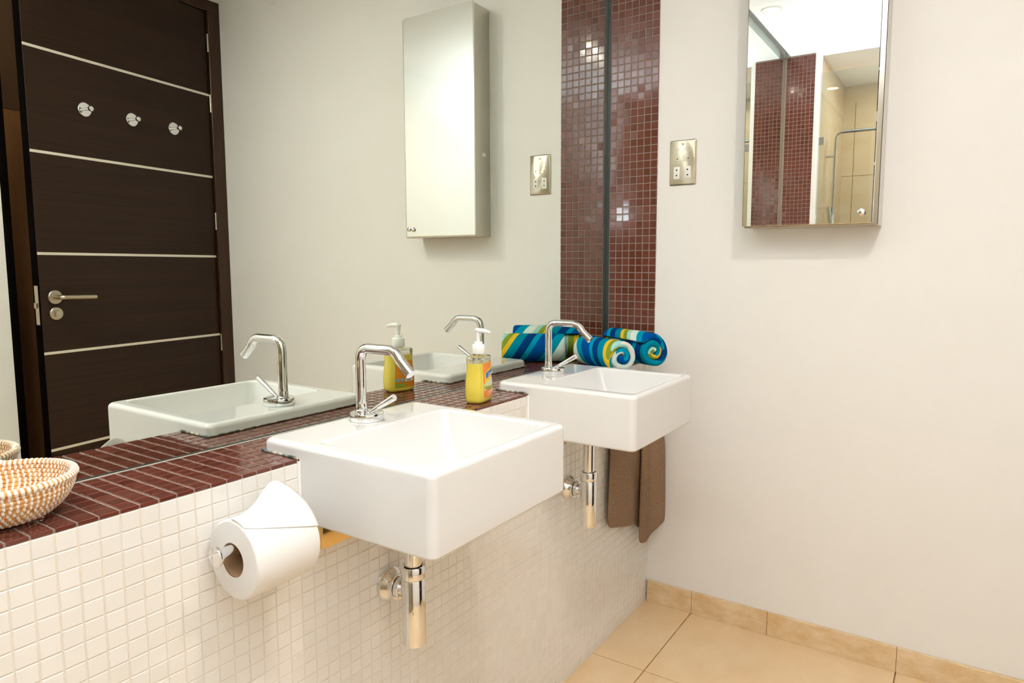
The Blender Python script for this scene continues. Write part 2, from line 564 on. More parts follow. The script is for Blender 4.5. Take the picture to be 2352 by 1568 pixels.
L_(MB().box((-LW-0.0022, -0.032, 0.94), (-LW+0.001, -0.010, 1.10), 0.0005, 1).box((-LW-0.010, -0.028, 1.008), (-LW, -0.014, 1.03), 0.001, 1), 'latch_plate', m_satin)

# ================================================================== MIRROR
mi = thing('wall_mirror', (-1.355, 0, ZC), 'large frameless wall mirror above the brown mosaic ledge', 'mirror')
MB().box((XL+0.001+1.355, 0.0, 0.0015), (-0.001+1.355, 0.0075, 2.598-ZC)).build('silvered_glass', m_mirror, mi, smooth=False)
MB().box((XL+0.002+1.355, -0.0022, 0.0), (-0.0205+1.355, -0.0002, 0.0020)).build('bottom_edge', m_mirror_edge, mi, smooth=False)

MB().box((XL+0.002+1.355, -0.0052, -0.0008), (-0.0205+1.355, -0.0024, 0.0007)).build('sealant_line', mat('grey_sealant', (196, 190, 176), 0.6), mi, smooth=False)

# ================================================================== TILED LEDGE
va = thing('tiled_ledge', (-1.355, -0.09, 0), 'white mosaic half-height ledge topped with dark brown mosaic under the mirror', 'counter')
OX, OY = 1.355, 0.09
vcore = MB().box((XL+OX, YF+0.0013+OY, 0), (-0.0005+OX, 0.0075+OY, ZC-0.006)).build('ledge_core', m_white_grout, va, smooth=False)
vtop = MB().box((XL+OX, YF+0.0016+OY, ZC-0.0058), (-0.0005+OX, -0.0002+OY, ZC-0.0013)).build('top_bed', m_brown_grout, va, smooth=False)
B1X, B2X, BW = -1.2595, -0.579, 0.1875
cols = [0.001-(i+0.5)*PT for i in range(108)]
front, top = [], []
for x in cols:
    if x-PT/2 < XL: continue
    for r in range(34):
        front.append((x+OX, YF+OY, ZC-0.006-(r+0.5)*PT))
    for r in range(7):
        top.append((x+OX, YF-0.0012+(r+0.5)*PT+OY, ZC))
def world(P): return Vector((P[0]-OX, P[1]-OY, P[2]))
def under_basin(P):
    for bx in (B1X, B2X):
        if abs(P.x-bx) < BW and P.z > 0.757:
            if P.y < -0.17 or P.y < -0.085: return True
    return False
# tiles are children of the ledge Empty, so centres are given in its space; visibility is judged in world space
_proj0 = project
def mosaic_off(parent, name, m, spots, frame, size, bev, tilt, hidden):
    global project
    project = lambda P: _proj0(Vector((P[0]-OX, P[1]-OY, P[2])))
    mosaic(parent, name, m, spots, frame, size, bev, tilt, hidden=lambda P: hidden(world(P)))
    project = _proj0
mosaic_off(va, 'white_tile', m_white_tile, front, F_FRONT, 0.0235, 0.0009, 0.005, under_basin)
mosaic_off(va, 'brown_tile', m_brown, top, F_TOP, 0.0221, 0.0009, 0.006, under_basin)

# ================================================================== BASINS
def make_basin(cx, label):
    t = thing('washbasin', (cx, -0.27, 0.757), label, 'basin', 'semi-recessed basins on the ledge')
    yb_lip, yb, yfr = -0.080+0.27, -0.1758+0.27, -0.4655+0.27
    H = 0.8885-0.757
    zl = ZC-0.757+0.0004
    def lp(x, y1, y0, r, z, rb=None): return rrect(-x, x, y0, y1, r, z, 6, rb)
    X = BW
    loops = [lp(X-0.006, yb-0.004, yfr+0.006, 0.012, 0.0, 0.002), lp(X-0.0018, yb-0.001, yfr+0.0018, 0.014, 0.0016, 0.0015), lp(X, yb, yfr, 0.015, 0.006, 0.001),
             lp(X, yb, yfr, 0.015, 0.03, 0.001), lp(X, yb, yfr, 0.015, zl-0.0002, 0.001),
             lp(X, yb_lip, yfr, 0.015, zl), lp(X, yb_lip, yfr, 0.015, zl+0.002)]
    R = 0.010
    for k in range(0, 6):
        a = math.radians(90*k/5)
        d = R*(1-math.cos(a))
        loops.append(lp(X-d, yb_lip-d, yfr+d, 0.015-d*0.4, H-R+R*math.sin(a)))
    # rim, then bowl
    ix, iy1, iy0 = 0.157, -0.192+0.27, -0.4475+0.27
    r2 = 0.006
    for k in range(0, 6):
        a = math.radians(90*k/5)
        d = r2*(1-math.sin(a)) if False else r2*math.sin(a)
        e = r2*(1-math.cos(a))
        loops.append(lp(ix+r2-d, iy1+r2-d, iy0-r2+d, 0.016, H-e))
    loops.append(lp(ix-0.008, iy1-0.012, iy0+0.006, 0.018, H-0.045))
    bx, by1, by0 = ix-0.020, iy1-0.030, iy0+0.014
    for k in range(0, 5):
        a = math.radians(90*k/4)
        rr = 0.014
        loops.append(lp(bx-rr*(1-math.cos(a)), by1-rr*(1-math.cos(a)), by0+rr*(1-math.cos(a)), 0.022, H-0.082-rr*math.sin(a)))
    loops.append(lp(0.03, 0.02, -0.05, 0.016, H-0.099))
    MB().loft(loops).build('basin_body', m_ceramic, t, angle=50, wn=True)
    MB().lathe([(0.022, -0.002), (0.022, 0.0015), (0.019, 0.003), (0.012, 0.0022)], (0, -0.015, H-0.0985)).build('drain_ring', m_chrome, t)
    # aged silicone bead round the back lip, on the worktop
    b = MB()
    b.tube([(-X-0.001, -0.174+0.27, zl+0.0012), (-X-0.001, yb_lip+0.001, zl+0.0012), (X+0.001, yb_lip+0.001, zl+0.0012), (X+0.001, -0.174+0.27, zl+0.0012)], 0.0022, 8)
    b.build('silicone_bead', m_seal, t)
    for sx in (-1, 1):
        MB().tube([(sx*(X+0.0006), yb-0.0002, 0.008), (sx*(X+0.0006), yb-0.0002, zl-0.004)], 0.0034, 10).build('wall_seal', m_white_plastic, t)
    return t
make_basin(B1X, 'white square basin nearest the camera, beside the toilet roll')
make_basin(B2X, 'white square basin farther off, in front of the rolled striped towels')

# ================================================================== TAPS
def make_tap():
    t = thing('mixer_tap', (B1X+0.003, -0.132, 0.8889), 'tall chrome tap', 'tap', 'chrome basin taps')
    MB().lathe([(0.0312, 0), (0.0318, 0.001), (0.0318, 0.0125), (0.0312, 0.0142), (0.0295, 0.0148)], n=48).build('tap_base', m_chrome, t)
    p0 = Vector((0.0, 0.0145, 0.0145))
    zt = 0.1375
    yE = -0.083
    path = [p0, Vector((0, 0.0145, zt-0.028))] + bez((0, 0.0145, zt-0.026), (0, 0.0145, zt), (0, -0.012, zt), 10) + \
           bez((0, yE+0.022, zt), (0, yE+0.004, zt), (0, yE-0.0065, zt-0.0175), 8) + [Vector((0, -0.1085, zt-0.0345))]
    sp = MB().tube(path, 0.0096, 20).build('spout', m_chrome, t)
    d = Vector((0, -0.1085-(yE-0.0065), -0.017)).normalized()
    e0 = Vector((0, -0.1085, zt-0.0345))
    MB().tube([e0-d*0.0002, e0+d*0.0095], 0.0099, 20).build('aerator', m_chrome, sp)
    MB().lathe([(0.0115, 0), (0.0115, 0.0025), (0.0103, 0.004), (0.0103, 0.0145), (0.0100, 0.0155)], (0, 0.0145, 0.0145), n=24).build('spout_collar', m_chrome, t)
    a, b = Vector((0, -0.006, 0.0135)), Vector((0.002, -0.0715, 0.0505))
    MB().tube([a, a+(b-a)*0.98, b], [0.0040, 0.0066, 0.0056], 14).build('lever', m_chrome, t)
    return t
tap = make_tap()
tap['label'] = 'chrome bent-spout tap on the basin nearest the camera'
t2 = copy_tree(tap)
t2.location.x = B2X+0.003
t2['label'] = 'chrome bent-spout tap on the far basin, before the rolled towels'

# ================================================================== BOTTLE TRAPS
def make_trap():
    t = thing('bottle_trap', (B1X-0.002, -0.249, 0.479), 'chrome trap', 'trap', 'chrome bottle traps')
    MB().lathe([(0.0195, 0), (0.0215, 0.001), (0.0222, 0.003), (0.0222, 0.127), (0.0216, 0.128)], n=40).build('trap_cup', m_chrome, t)
    MB().lathe([(0.0224, 0.129), (0.0226, 0.130), (0.0226, 0.150), (0.0215, 0.152), (0.0185, 0.1515), (0.0180, 0.146)], n=40).build('trap_cap', m_chrome, t)
    MB().lathe([(0.0162, 0.146), (0.0162, 0.250), (0.0205, 0.2505), (0.0210, 0.252), (0.0210, 0.2735), (0.018, 0.2775)], n=36).build('tailpiece', m_chrome, t)
    z = 0.0925
    MB().tube([(0.012, 0.014, z), (0.012, 0.072, z)], 0.0165, 24).build('outlet_pipe', m_chrome, t)
    MB().lathe([(0.0205, 0.034), (0.0215, 0.035), (0.0215, 0.045), (0.0205, 0.046)], (0.012, 0, z), (0, 1, 0), 32).build('outlet_nut', m_chrome, t)
    MB().lathe([(0.024, 0.047), (0.0245, 0.052), (0.0275, 0.058), (0.0325, 0.0645), (0.034, 0.069), (0.034, 0.0735)], (0.012, 0, z), (0, 1, 0), 40).build('wall_flange', m_chrome, t)
    return t
tr = make_trap()
tr['label'] = 'chrome bottle trap under the basin nearest the camera'
tr2 = copy_tree(tr)
tr2.location.x = B2X-0.002
tr2['label'] = 'chrome bottle trap under the far basin, beside the taupe towel'

# ================================================================== BASIN BRACKETS
for bx, lab in ((B1X, 'metal bracket, floor reflection painted in as gold, under the near basin, beside the toilet roll'), (B2X, 'metal bracket, floor reflection painted in as gold, under the far basin, left of its trap')):
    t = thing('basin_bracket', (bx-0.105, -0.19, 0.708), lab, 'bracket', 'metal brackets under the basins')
    MB().box((-0.062, -0.0115, 0.0), (0.062, 0.0135, 0.0485), 0.0022).build('bracket_block', m_tinted_metal, t)
    MB().lathe([(0.004, 0), (0.004, 0.0012), (0.003, 0.0018)], (0.04, -0.0115, 0.02), (0, -1, 0), 14).build('screw', m_steel, t)

# ================================================================== MIRROR CABINET
cb = thing('mirror_cabinet', (0, -0.6835, 1.298), 'tall steel cabinet with a mirror door on the end wall', 'cabinet')
MB().box((-0.0975, -0.1835, -0.004), (-0.0005, 0.1755, 0.850), 0.0015, 1).build('cabinet_body', m_steel_side, cb)
dr = MB().box((-0.1060, -0.1700, 0.0), (-0.0985, 0.1800, 0.852), 0.0016, 1).build('mirror_door', m_mirror2, cb, smooth=False)
MB().lathe([(0.006, 0), (0.006, 0.008), (0.0085, 0.010), (0.0095, 0.013), (0.0085, 0.016), (0.005, 0.018)], (-0.1062, -0.143, 0.029), (-1, 0, 0), 24).build('door_knob', m_chrome, dr)
MB().box((-0.05, 0.1755, 0.30), (-0.03, 0.1775, 0.315), 0.0008, 1).build('sticker', m_lblwhite, cb)

# ================================================================== SHAVER SOCKET
so = thing('shaver_socket', (-0.0005, -0.276, 1.517), 'brushed steel shaver socket plate on the end wall', 'socket')
MB().loft([[Vector((0, p.x, p.y)) for p in rrect(-0.0445, 0.0445, -0.072, 0.072, 0.003, 0)],
           [Vector((-0.003, p.x, p.y)) for p in rrect(-0.0445, 0.0445, -0.072, 0.072, 0.003, 0)],
           [Vector((-0.0055, p.x, p.y)) for p in rrect(-0.0415, 0.0415, -0.069, 0.069, 0.003, 0)]]).build('plate', m_brushed, so)
for y in (0.0195, -0.0175):
    ins = MB().loft([[Vector((x, p.x, p.y)) for p in rrect(y-0.0105+e, y+0.0105-e, -0.052+e, -0.0125-e, 0.003, 0)] for x, e in ((-0.0045, 0), (-0.0066, 0), (-0.0072, 0.0008))]).build('outlet', m_white_plastic, so)
    for z in (-0.0235, -0.0405):
        MB().lathe([(0.0026, 0), (0.0026, 0.0006)], (-0.0070, y, z), (-1, 0, 0), 12).build('pin_hole', m_dark, ins)
for z in (0.0585, -0.0585):
    sw = MB().lathe([(0.004, 0), (0.004, 0.001), (0.003, 0.0017)], (-0.0052, 0, z), (-1, 0, 0), 18).build('screw', m_steel, so)
    MB().box((-0.0071, -0.0028, z-0.0004), (-0.0064, 0.0028, z+0.0004)).build('screw_slot', m_dark, sw, smooth=False)
for y in (0.0185, -0.0185):
    MB().lathe([(0.0022, 0), (0.0018, 0.0007)], (-0.0054, y, 0.0125), (-1, 0, 0), 12).build('indicator', m_dark, so)
en = MB()
for z, wv in ((0.0445, 0.026), (0.0395, 0.020), (0.0045, 0.026)):
    en.box((-0.00565, -wv, z-0.0003), (-0.0054, wv, z+0.0003))
for k in range(4):
    en.box((-0.00565, -0.0045, 0.033-k*0.0055), (-0.0054, 0.0045, 0.0335-k*0.0055))
en.build('engraved_lines', mat('engraving', (138, 124, 100), 0.5, metal=0.5), so, smooth=False)

# ================================================================== SOAP DISPENSER
sp = thing('soap_dispenser', (-0.9045, -0.1285, ZC+0.0006), 'clear pump bottle of yellow hand soap with an orange label', 'soap bottle', rz=math.radians(14))
def sup(a, b, z, n=40, e=3.4, yo=0.0):
    out = []
    for k in range(n):
        th = 2*PI*k/n
        c, s_ = math.cos(th), math.sin(th)
        out.append(Vector((a*math.copysign(abs(c)**(2/e), c), yo + b*math.copysign(abs(s_)**(2/e), s_), z)))
    return out
SX = 1.06
prof = [(0.031, 0.020, 0.0), (0.0345, 0.0235, 0.002), (0.0360, 0.0250, 0.008), (0.0365, 0.0252, 0.03), (0.0350, 0.0240, 0.052), (0.0335, 0.0225, 0.068), (0.0330, 0.0218, 0.082), (0.0335, 0.0218, 0.092)]
prof = [(a*SX, b, z) for a, b, z in prof]
MB().loft([sup(a, b, z) for a, b, z in prof]).build('soap_liquid', m_liquid, sp, angle=60)
MB().loft([sup(a, b, z) for a, b, z in ((0.0336*SX, 0.0219, 0.0922), (0.0338*SX, 0.0220, 0.102), (0.0330*SX, 0.0212, 0.1065), (0.026, 0.0175, 0.1085))] + [sup(0.0135, 0.0135, 0.1092, e=2), sup(0.0128, 0.0128, 0.1135, e=2)], cap0=False, cap1=False).build('bottle_shoulder', m_clear, sp, angle=60)
MB().tube([(0.002, 0.0, 0.09), (-0.012, 0.0, 0.004)], 0.0033, 10).build('dip_tube', m_tube, sp)
MB().lathe([(0.0158, 0.1125), (0.0162, 0.1135), (0.0160, 0.1325), (0.0152, 0.1338), (0.0100, 0.1342), (0.0098, 0.1395), (0.0090, 0.1402)], n=36).build('pump_collar', m_white_plastic, sp)
pm = MB().lathe([(0.0048, 0.139), (0.0048, 0.150), (0.0062, 0.157), (0.0066, 0.164), (0.0082, 0.1655), (0.0082, 0.1685), (0.006, 0.1695)], n=24).build('pump_head', m_white_plastic, sp)
MB().tube([(-0.001, 0.004, 0.1665), (-0.005, -0.014, 0.1662), (-0.0095, -0.030, 0.1635), (-0.0105, -0.034, 0.162)], [0.0058, 0.0056, 0.0042, 0.0032], 12).build('nozzle', m_white_plastic, pm)
# labels follow the bottle wall, a hair proud of it
def wall_at(z):
    for (a0, b0, z0), (a1, b1, z1) in zip(prof, prof[1:]):
        if z0 <= z <= z1:
            t = (z-z0)/(z1-z0)
            return a0+(a1-a0)*t, b0+(b1-b0)*t
    return prof[-1][:2]
def patch(name, m, parent, side, fx0, fx1, z0, z1, off, skew=0.0, nx=10, nz=10):
    """sheet on the broad face; fx in units of half width, skew tilts its top and bottom edges"""
    vs, fs = [], []
    for j in range(nz+1):
        for i in range(nx+1):
            fx = fx0+(fx1-fx0)*i/nx
            z = z0+(z1-z0)*j/nz + skew*(i/nx-0.5)
            a, b = wall_at(max(0, min(0.0915, z)))
            y = b*(1-min(0.999, abs(fx))**3.4)**(1/3.4) + off
            vs.append((fx*a, side*y, z))
    for j in range(nz):
        for i in range(nx):
            q = j*(nx+1)+i
            fs.append((q, q+1, q+nx+2, q+nx+1))
    b = MB()
    b._new(vs, fs)
    return b.build(name, m, parent)
fl_ = patch('front_label', m_orange, sp, -1, -0.62, 0.86, 0.012, 0.0915, 0.0005)
patch('label_print', m_yellowl, fl_, -1, -0.5, 0.84, 0.044, 0.076, 0.0008, 0.016)
patch('label_print', m_pale, fl_, -1, -0.62, 0.84, 0.034, 0.051, 0.0010, 0.012)
patch('label_print', m_green, fl_, -1, -0.55, 0.7, 0.030, 0.037, 0.0012, -0.004)
patch('label_badge', m_blue, fl_, -1, -0.36, 0.82, 0.060, 0.0725, 0.0013, 0.009)
def lettering(txt, size, loc, rot_y, m, parent, shear=0.0):
    cu_ = bpy.data.curves.new('lettering', 'FONT')
    cu_.body = txt
    cu_.size = size
    cu_.shear = shear
    cu_.extrude = 0.0001
    cu_.align_x = 'CENTER'
    to = bpy.data.objects.new('tmp_text', cu_)
    COL.objects.link(to)
    bpy.context.view_layer.update()
    me = bpy.data.meshes.new_from_object(to.evaluated_get(bpy.context.evaluated_depsgraph_get()))
    COL.objects.unlink(to)
    bpy.data.objects.remove(to)
    me.materials.append(m)
    o = bpy.data.objects.new('lettering', me)
    COL.objects.link(o)
    o.parent = parent
    o.location = loc
    o.rotation_euler = (PI/2, rot_y, 0)
    return o
lettering('Citrus', 0.0105, (0.008, -0.0262, 0.0628), math.radians(-12), m_lblwhite, fl_, 0.2)
lettering('Citrus', 0.0130, (0.004, -0.0270, 0.0190), math.radians(-17), m_lblwhite, fl_, 0.45)
bl_ = patch('back_label', m_label_back, sp, 1, -0.66, 0.80, 0.010, 0.078, 0.0005)
for fx0, mm in ((-0.60, m_ltblue), (-0.28, m_ltblue), (0.06, m_lblwhite)):
    patch('label_print', mm, bl_, 1, fx0, fx0+(0.26 if mm is m_ltblue else 0.6), 0.0255, 0.0335, 0.0009, 0, 4, 2)
patch('label_print', m_green, bl_, 1, -0.64, 0.1, 0.0105, 0.0205, 0.0009, 0, 6, 2)
for k in range(6):
    x0 = 0.16+k*0.06
    patch('barcode_bar', m_dark, bl_, 1, x0, x0+0.03, 0.027, 0.032, 0.0012, 0, 1, 1)

# ================================================================== TOILET ROLL AND HOLDER
RX0, RX1, RY, RZ, RR = -1.612, -1.506, -0.2405, 0.7705, 0.0575
ro = thing('toilet_roll', (RX0, RY, RZ-RR), 'white toilet roll with a lifted loose end on the tiled front', 'toilet paper')
def ring(x, r, n=56, wob=0.0):
    return [Vector((x, r*(1+wob*math.sin(3*k*2*PI/n+1))*math.cos(2*PI*k/n), RR + r*(1+wob*math.sin(3*k*2*PI/n+1))*math.sin(2*PI*k/n))) for k in range(n)]
W_ = RX1-RX0
HR = 0.0240
MB().loft([ring(0.0, HR+0.0007), ring(0.0, RR-0.004, wob=0.01), ring(0.0008, RR-0.0012, wob=0.012), ring(0.003, RR, wob=0.012), ring(W_-0.003, RR, wob=0.012), ring(W_-0.0008, RR-0.0012, wob=0.012), ring(W_, RR-0.004, wob=0.01), ring(W_, HR+0.0007)], False, False).build('paper_roll', m_paper, ro, angle=50)
MB().loft([ring(0.0006, HR+0.0006), ring(W_-0.0006, HR+0.0006), ring(W_-0.0006, HR-0.0006), ring(0.0006, HR-0.0006), ring(0.0006, HR+0.0006)], False, False).build('card_core', m_card, ro, angle=60)
vs, fs = [], []
nu, nt = 18, 26
for j in range(nu+1):
    u = j/nu
    a0 = math.radians(118 + 36*u**0.8)
    a1 = math.radians(88 - 4*u)
    for i in range(nt+1):
        t = i/nt
        a = a0+(a1-a0)*t
        lift = 0.0335*math.exp(-((u-0.70)/0.30)**2)*(max(0, (t-0.08)/0.92)**1.7)
        r = RR*1.012 + 0.0006 + lift
        vs.append((0.001+u*(W_-0.0015), r*math.cos(a), RR + r*math.sin(a)))
for j in range(nu):
    for i in range(nt):
        q = j*(nt+1)+i
        fs.append((q, q+1, q+nt+2, q+nt+1))
b = MB(); b._new(vs, fs)
fo = b.build('loose_sheet', m_paper, ro)
md = fo.modifiers.new('thickness', 'SOLIDIFY'); md.thickness = 0.0007; md.offset = 1

ho = thing('toilet_roll_holder', (-1.49, YF-0.0005, 0.783), 'chrome peg holder carrying the toilet roll', 'holder')
hz = 0.0005
zsp = RZ + HR - 0.0006 - 0.0092 - 0.783
MB().lathe([(0.0185, 0), (0.0185, 0.004), (0.017, 0.006)], (0.0, 0, zsp), (0, -1, 0), 28).build('wall_plate', m_chrome, ho)
MB().tube([(0.0, -0.004, zsp), (0.0, -0.052, zsp)] + bez((0.0, -0.056, zsp), (0, -0.065, zsp), (-0.010, -0.065, zsp), 6) + [(-0.142, -0.0655, zsp)], 0.0088, 16).build('peg', m_chrome, ho)
MB().lathe([(0.0090, 0), (0.0138, 0.003), (0.0145, 0.006), (0.0138, 0.008)], (-0.1405, -0.0655, zsp), (-1, 0, 0), 24).build('end_stop', m_chrome, ho)

# ================================================================== COILED BASKET
ba = thing('coiled_basket', (-1.8235, -0.0895, ZC+0.0008), 'small coiled basket of tan fibre with white stitching, at the left edge', 'basket')
rings = [(0.005+0.0066*k, 0.0042) for k in range(6)]
for k in range(1, 11):
    a_ = math.radians(8 + 7.3*k)
    rings.append((0.0385 + 0.0395*math.sin(a_)**1.15, 0.0042 + 0.0425*(1-math.cos(a_))**0.92*1.14))
tr_ = 0.0034
def torus(b, R, z, r, n=44, k=8, sq=1.0):
    lo = []
    for i in range(n+1):
        a = 2*PI*i/n
        lo.append([Vector(((R + r*math.cos(2*PI*j/k))*math.cos(a), (R + r*math.cos(2*PI*j/k))*math.sin(a), z + sq*r*math.sin(2*PI*j/k))) for j in range(k)])
    b.loft(lo, False, False)
for R, z in rings:
    b = MB(); torus(b, R, z, tr_, max(16, int(R*700)))
    b.build('fibre_coil', m_cane, ba)
b = MB(); torus(b, 0.0790, 0.0515, 0.0046, 60)
b.build('rim_coil', m_cane, ba)
def blob(b, c, tdir, rdir, st, sr, sz, tilt=0.0):
    up = Vector((0, 0, 1))
    t2_ = (tdir*math.cos(tilt)+up*math.sin(tilt)); u2_ = (up*math.cos(tilt)-tdir*math.sin(tilt))
    k, lo = 8, []
    for s_, w_ in ((-1, 0.35), (-0.6, 0.85), (0, 1.0), (0.6, 0.85), (1, 0.35)):
        lo.append([c + t2_*(st*s_) + rdir*(sr*w_*math.cos(2*PI*j/k)) + u2_*(sz*w_*math.sin(2*PI*j/k)) for j in range(k)])
    b.loft(lo, True, True)
b = MB()
for ri, (R, z) in enumerate(rings):
    n = max(6, int(2*PI*R/0.0066))
    for i in range(n):
        a = 2*PI*(i+0.5*(ri % 2)+random.uniform(-0.08, 0.08))/n
        rd = Vector((math.cos(a), math.sin(a), 0)); td = Vector((-math.sin(a), math.cos(a), 0))
        blob(b, rd*R + Vector((0, 0, z)), td, rd, 0.0022, 0.0043, 0.0041, 0.12)
o = b.build('white_stitching', m_stitch, ba); o['kind'] = 'stuff'
b = MB()
n = 82
for i in range(n):
    a = 2*PI*i/n
    rd = Vector((math.cos(a), math.sin(a), 0)); td = Vector((-math.sin(a), math.cos(a), 0))
    blob(b, rd*0.0790 + Vector((0, 0, 0.0515)), td, rd, 0.0031, 0.0054, 0.0054, 0.15)
o = b.build('rim_wrapping', m_stitch, ba); o['kind'] = 'stuff'
b = MB().tube([(0.03, 0.0735, 0.053), (0.018, 0.0790, 0.0575), (0.008, 0.0815, 0.0600)], [0.0045, 0.0042, 0.0030], 8)
b.build('rim_end', m_stitch, ba)

# ================================================================== ROLLED TOWELS
def rolled_towel(name, p_front, p_back, R, m, label, seed, turns, a_start):
    rnd = random.Random(seed)
    f = Vector(p_front); bk = Vector(p_back)
    ax = (bk-f); Ln = ax.length; ax.normalize()
    side = Vector((ax.y, -ax.x, 0)).normalized(); up = Vector((0, 0, 1))
    o = thing(name, (f.x, f.y, ZC), label, 'towel', 'striped towels rolled up in the corner')
    th = 0.0205
    pitch = (R-th*0.55)/turns
    nth = int(turns*34)
    ts = [0.0, 0.0015, 0.005, 0.010] + [Ln*k/14 for k in range(1, 14)] + [Ln-0.010, Ln-0.005, Ln-0.0015, Ln]
    prof_ = [0.25, 0.62, 0.93, 1.0] + [1.0]*13 + [1.0, 0.93, 0.62, 0.25]
    ph = [rnd.uniform(0, 6.28) for _ in range(4)]
    V, F, UV = [], [], []
    def cen(i, t):
        a = a_start + 2*PI*turns*i/nth
        r = 0.0035 + (R-th*0.5-0.0035)*(i/nth)
        r *= 1 + 0.05*math.sin(2*a+ph[0]+t*9) + 0.035*math.sin(3*a+ph[1]-t*14)
        # loose layers telescoping a little at the ends
        return r, a
    base = 0.0
    rows = []
    for jt, t in enumerate(ts):
        s_arc = 0.0
        row = []
        prev = None
        for i in range(nth+1):
            r, a = cen(i, t)
            c2 = Vector((r*math.cos(a), r*math.sin(a)))
            if prev is not None: s_arc += (c2-prev).length
            prev = c2
            nrm = Vector((math.cos(a), math.sin(a)))
            hth = th*0.5*prof_[jt]
            if i > nth-4: hth *= (0.35, 0.62, 0.85, 0.97)[min(3, nth-i)]
            tel = 0.006*math.sin(a*0.5+ph[2])*(1-2*t/Ln)*(0.6 if i < nth*0.75 else 0.2)
            row.append((c2+nrm*hth, c2-nrm*hth, s_arc, t+tel))
        rows.append(row)
    # settle on the worktop: squash what would dip below it
    def put(c2, t):
        x, z = c2.x, c2.y
        zc = R*0.93
        z = z*0.97
        if z < -R*0.80: z = -R*0.80 + (z+R*0.80)*0.35
        P = ax*t + side*x + up*(z+zc)
        return P
    idx = {}
    for j, row in enumerate(rows):
        for i, (po, pi_, s_, t) in enumerate(row):
            idx[(j, i, 0)] = len(V); V.append(put(po, t)); UV.append((s_, t))
            idx[(j, i, 1)] = len(V); V.append(put(pi_, t)); UV.append((s_+0.03, t))
    zmin = min(v.z for v in V)
    for v in V: v.z += -zmin + 0.0006
    J = len(rows)-1
    for j in range(J):
        for i in range(nth):
            F.append((idx[(j,i,0)], idx[(j,i+1,0)], idx[(j+1,i+1,0)], idx[(j+1,i,0)]))
            F.append((idx[(j,i,1)], idx[(j+1,i,1)], idx[(j+1,i+1,1)], idx[(j,i+1,1)]))
        for i in (0, nth):
            F.append((idx[(j,i,0)], idx[(j+1,i,0)], idx[(j+1,i,1)], idx[(j,i,1)]))
    for i in range(nth):
        F.append((idx[(0,i,0)], idx[(0,i,1)], idx[(0,i+1,1)], idx[(0,i+1,0)]))
        F.append((idx[(J,i,0)], idx[(J,i+1,0)], idx[(J,i+1,1)], idx[(J,i,1)]))
    me = bpy.data.meshes.new('rolled_cloth')
    me.from_pydata([tuple(v) for v in V], [], F)
    uvl = me.uv_layers.new(name='cloth')
    for lp in me.loops:
        uvl.data[lp.index].uv = UV[lp.vertex_index]
    me.materials.append(m)
    bm = bmesh.new(); bm.from_mesh(me); bmesh.ops.recalc_face_normals(bm, faces=bm.faces[:]); bm.to_mesh(me); bm.free()
    finish(me, True, 75)
    c = bpy.data.objects.new('rolled_cloth', me)
    COL.objects.link(c)
    c.parent = o
    return o
rolled_towel('rolled_towel', (-0.318, -0.222, ZC), (-0.212, -0.042, ZC), 0.060, m_towel_a, 'blue striped towel roll nearer the far tap', 3, 2.25, 2.4)
rolled_towel('rolled_towel', (-0.192, -0.268, ZC), (-0.074, -0.066, ZC), 0.062, m_towel_b, 'blue striped towel roll against the end wall', 11, 2.3, 0.6)

# ================================================================== TAUPE HAND TOWEL UNDER THE FAR BASIN
rl = thing('towel_rail', (-0.19, -0.196, 0.80), 'short chrome towel rail behind the far basin', 'rail')
MB().tube([(-0.165, 0.0, 0.0), (0.165, 0.0, 0.0)], 0.006, 12).build('rail_bar', m_chrome, rl)
for x in (-0.15, 0.15):
    MB().tube([(x, 0.0, 0.0), (x, 0.0195, 0.0)], 0.006, 10).build('rail_post', m_chrome, rl)
def cloth(name, parent, plan, zt, zb, m, nz=18, thick=0.005):
    """plan: list of (x, y) along the width; zb: bottom height at each"""
    vs, fs = [], []
    n = len(plan)
    for j in range(nz+1):
        t = j/nz
        for i, (x, y) in enumerate(plan):
            tt = min(1.0, t*2.2)
            yy = -0.204*(1-tt) + y*tt
            vs.append((x + 0.006*math.sin(5*t+i*0.5)*tt, yy, zt + (zb[i]-zt)*t))
    for j in range(nz):
        for i in range(n-1):
            q = j*n+i
            fs.append((q, q+1, q+n+1, q+n))
    b = MB(); b._new(vs, fs)
    o = b.build(name, m, parent, angle=80)
    md = o.modifiers.new('thickness', 'SOLIDIFY'); md.thickness = thick; md.offset = 0
    sb = o.modifiers.new('soft', 'SUBSURF'); sb.levels = 1; sb.render_levels = 2
    return o
ht = thing('hand_towel', (0, 0, 0), 'taupe hand towel hanging under the far basin by the end wall', 'towel')
cloth('back_fold', ht, [(-0.345, -0.192), (-0.335, -0.199), (-0.29, -0.203), (-0.24, -0.205), (-0.195, -0.203), (-0.172, -0.194), (-0.16, -0.190), (-0.13, -0.197), (-0.10, -0.20)],
      0.808, [0.385, 0.380, 0.368, 0.352, 0.340, 0.336, 0.33, 0.305, 0.31], m_taupe)
cloth('front_fold', ht, [(-0.148, -0.208), (-0.143, -0.218), (-0.125, -0.224), (-0.105, -0.220), (-0.085, -0.224), (-0.065, -0.234), (-0.045, -0.238), (-0.022, -0.244)],
      0.808, [0.270, 0.266, 0.264, 0.270, 0.282, 0.292, 0.300, 0.306], m_taupe)

ht.location = (-0.18, -0.205, 0.264)
for c_ in ht.children:
    c_.location = (0.18, 0.205, -0.264)

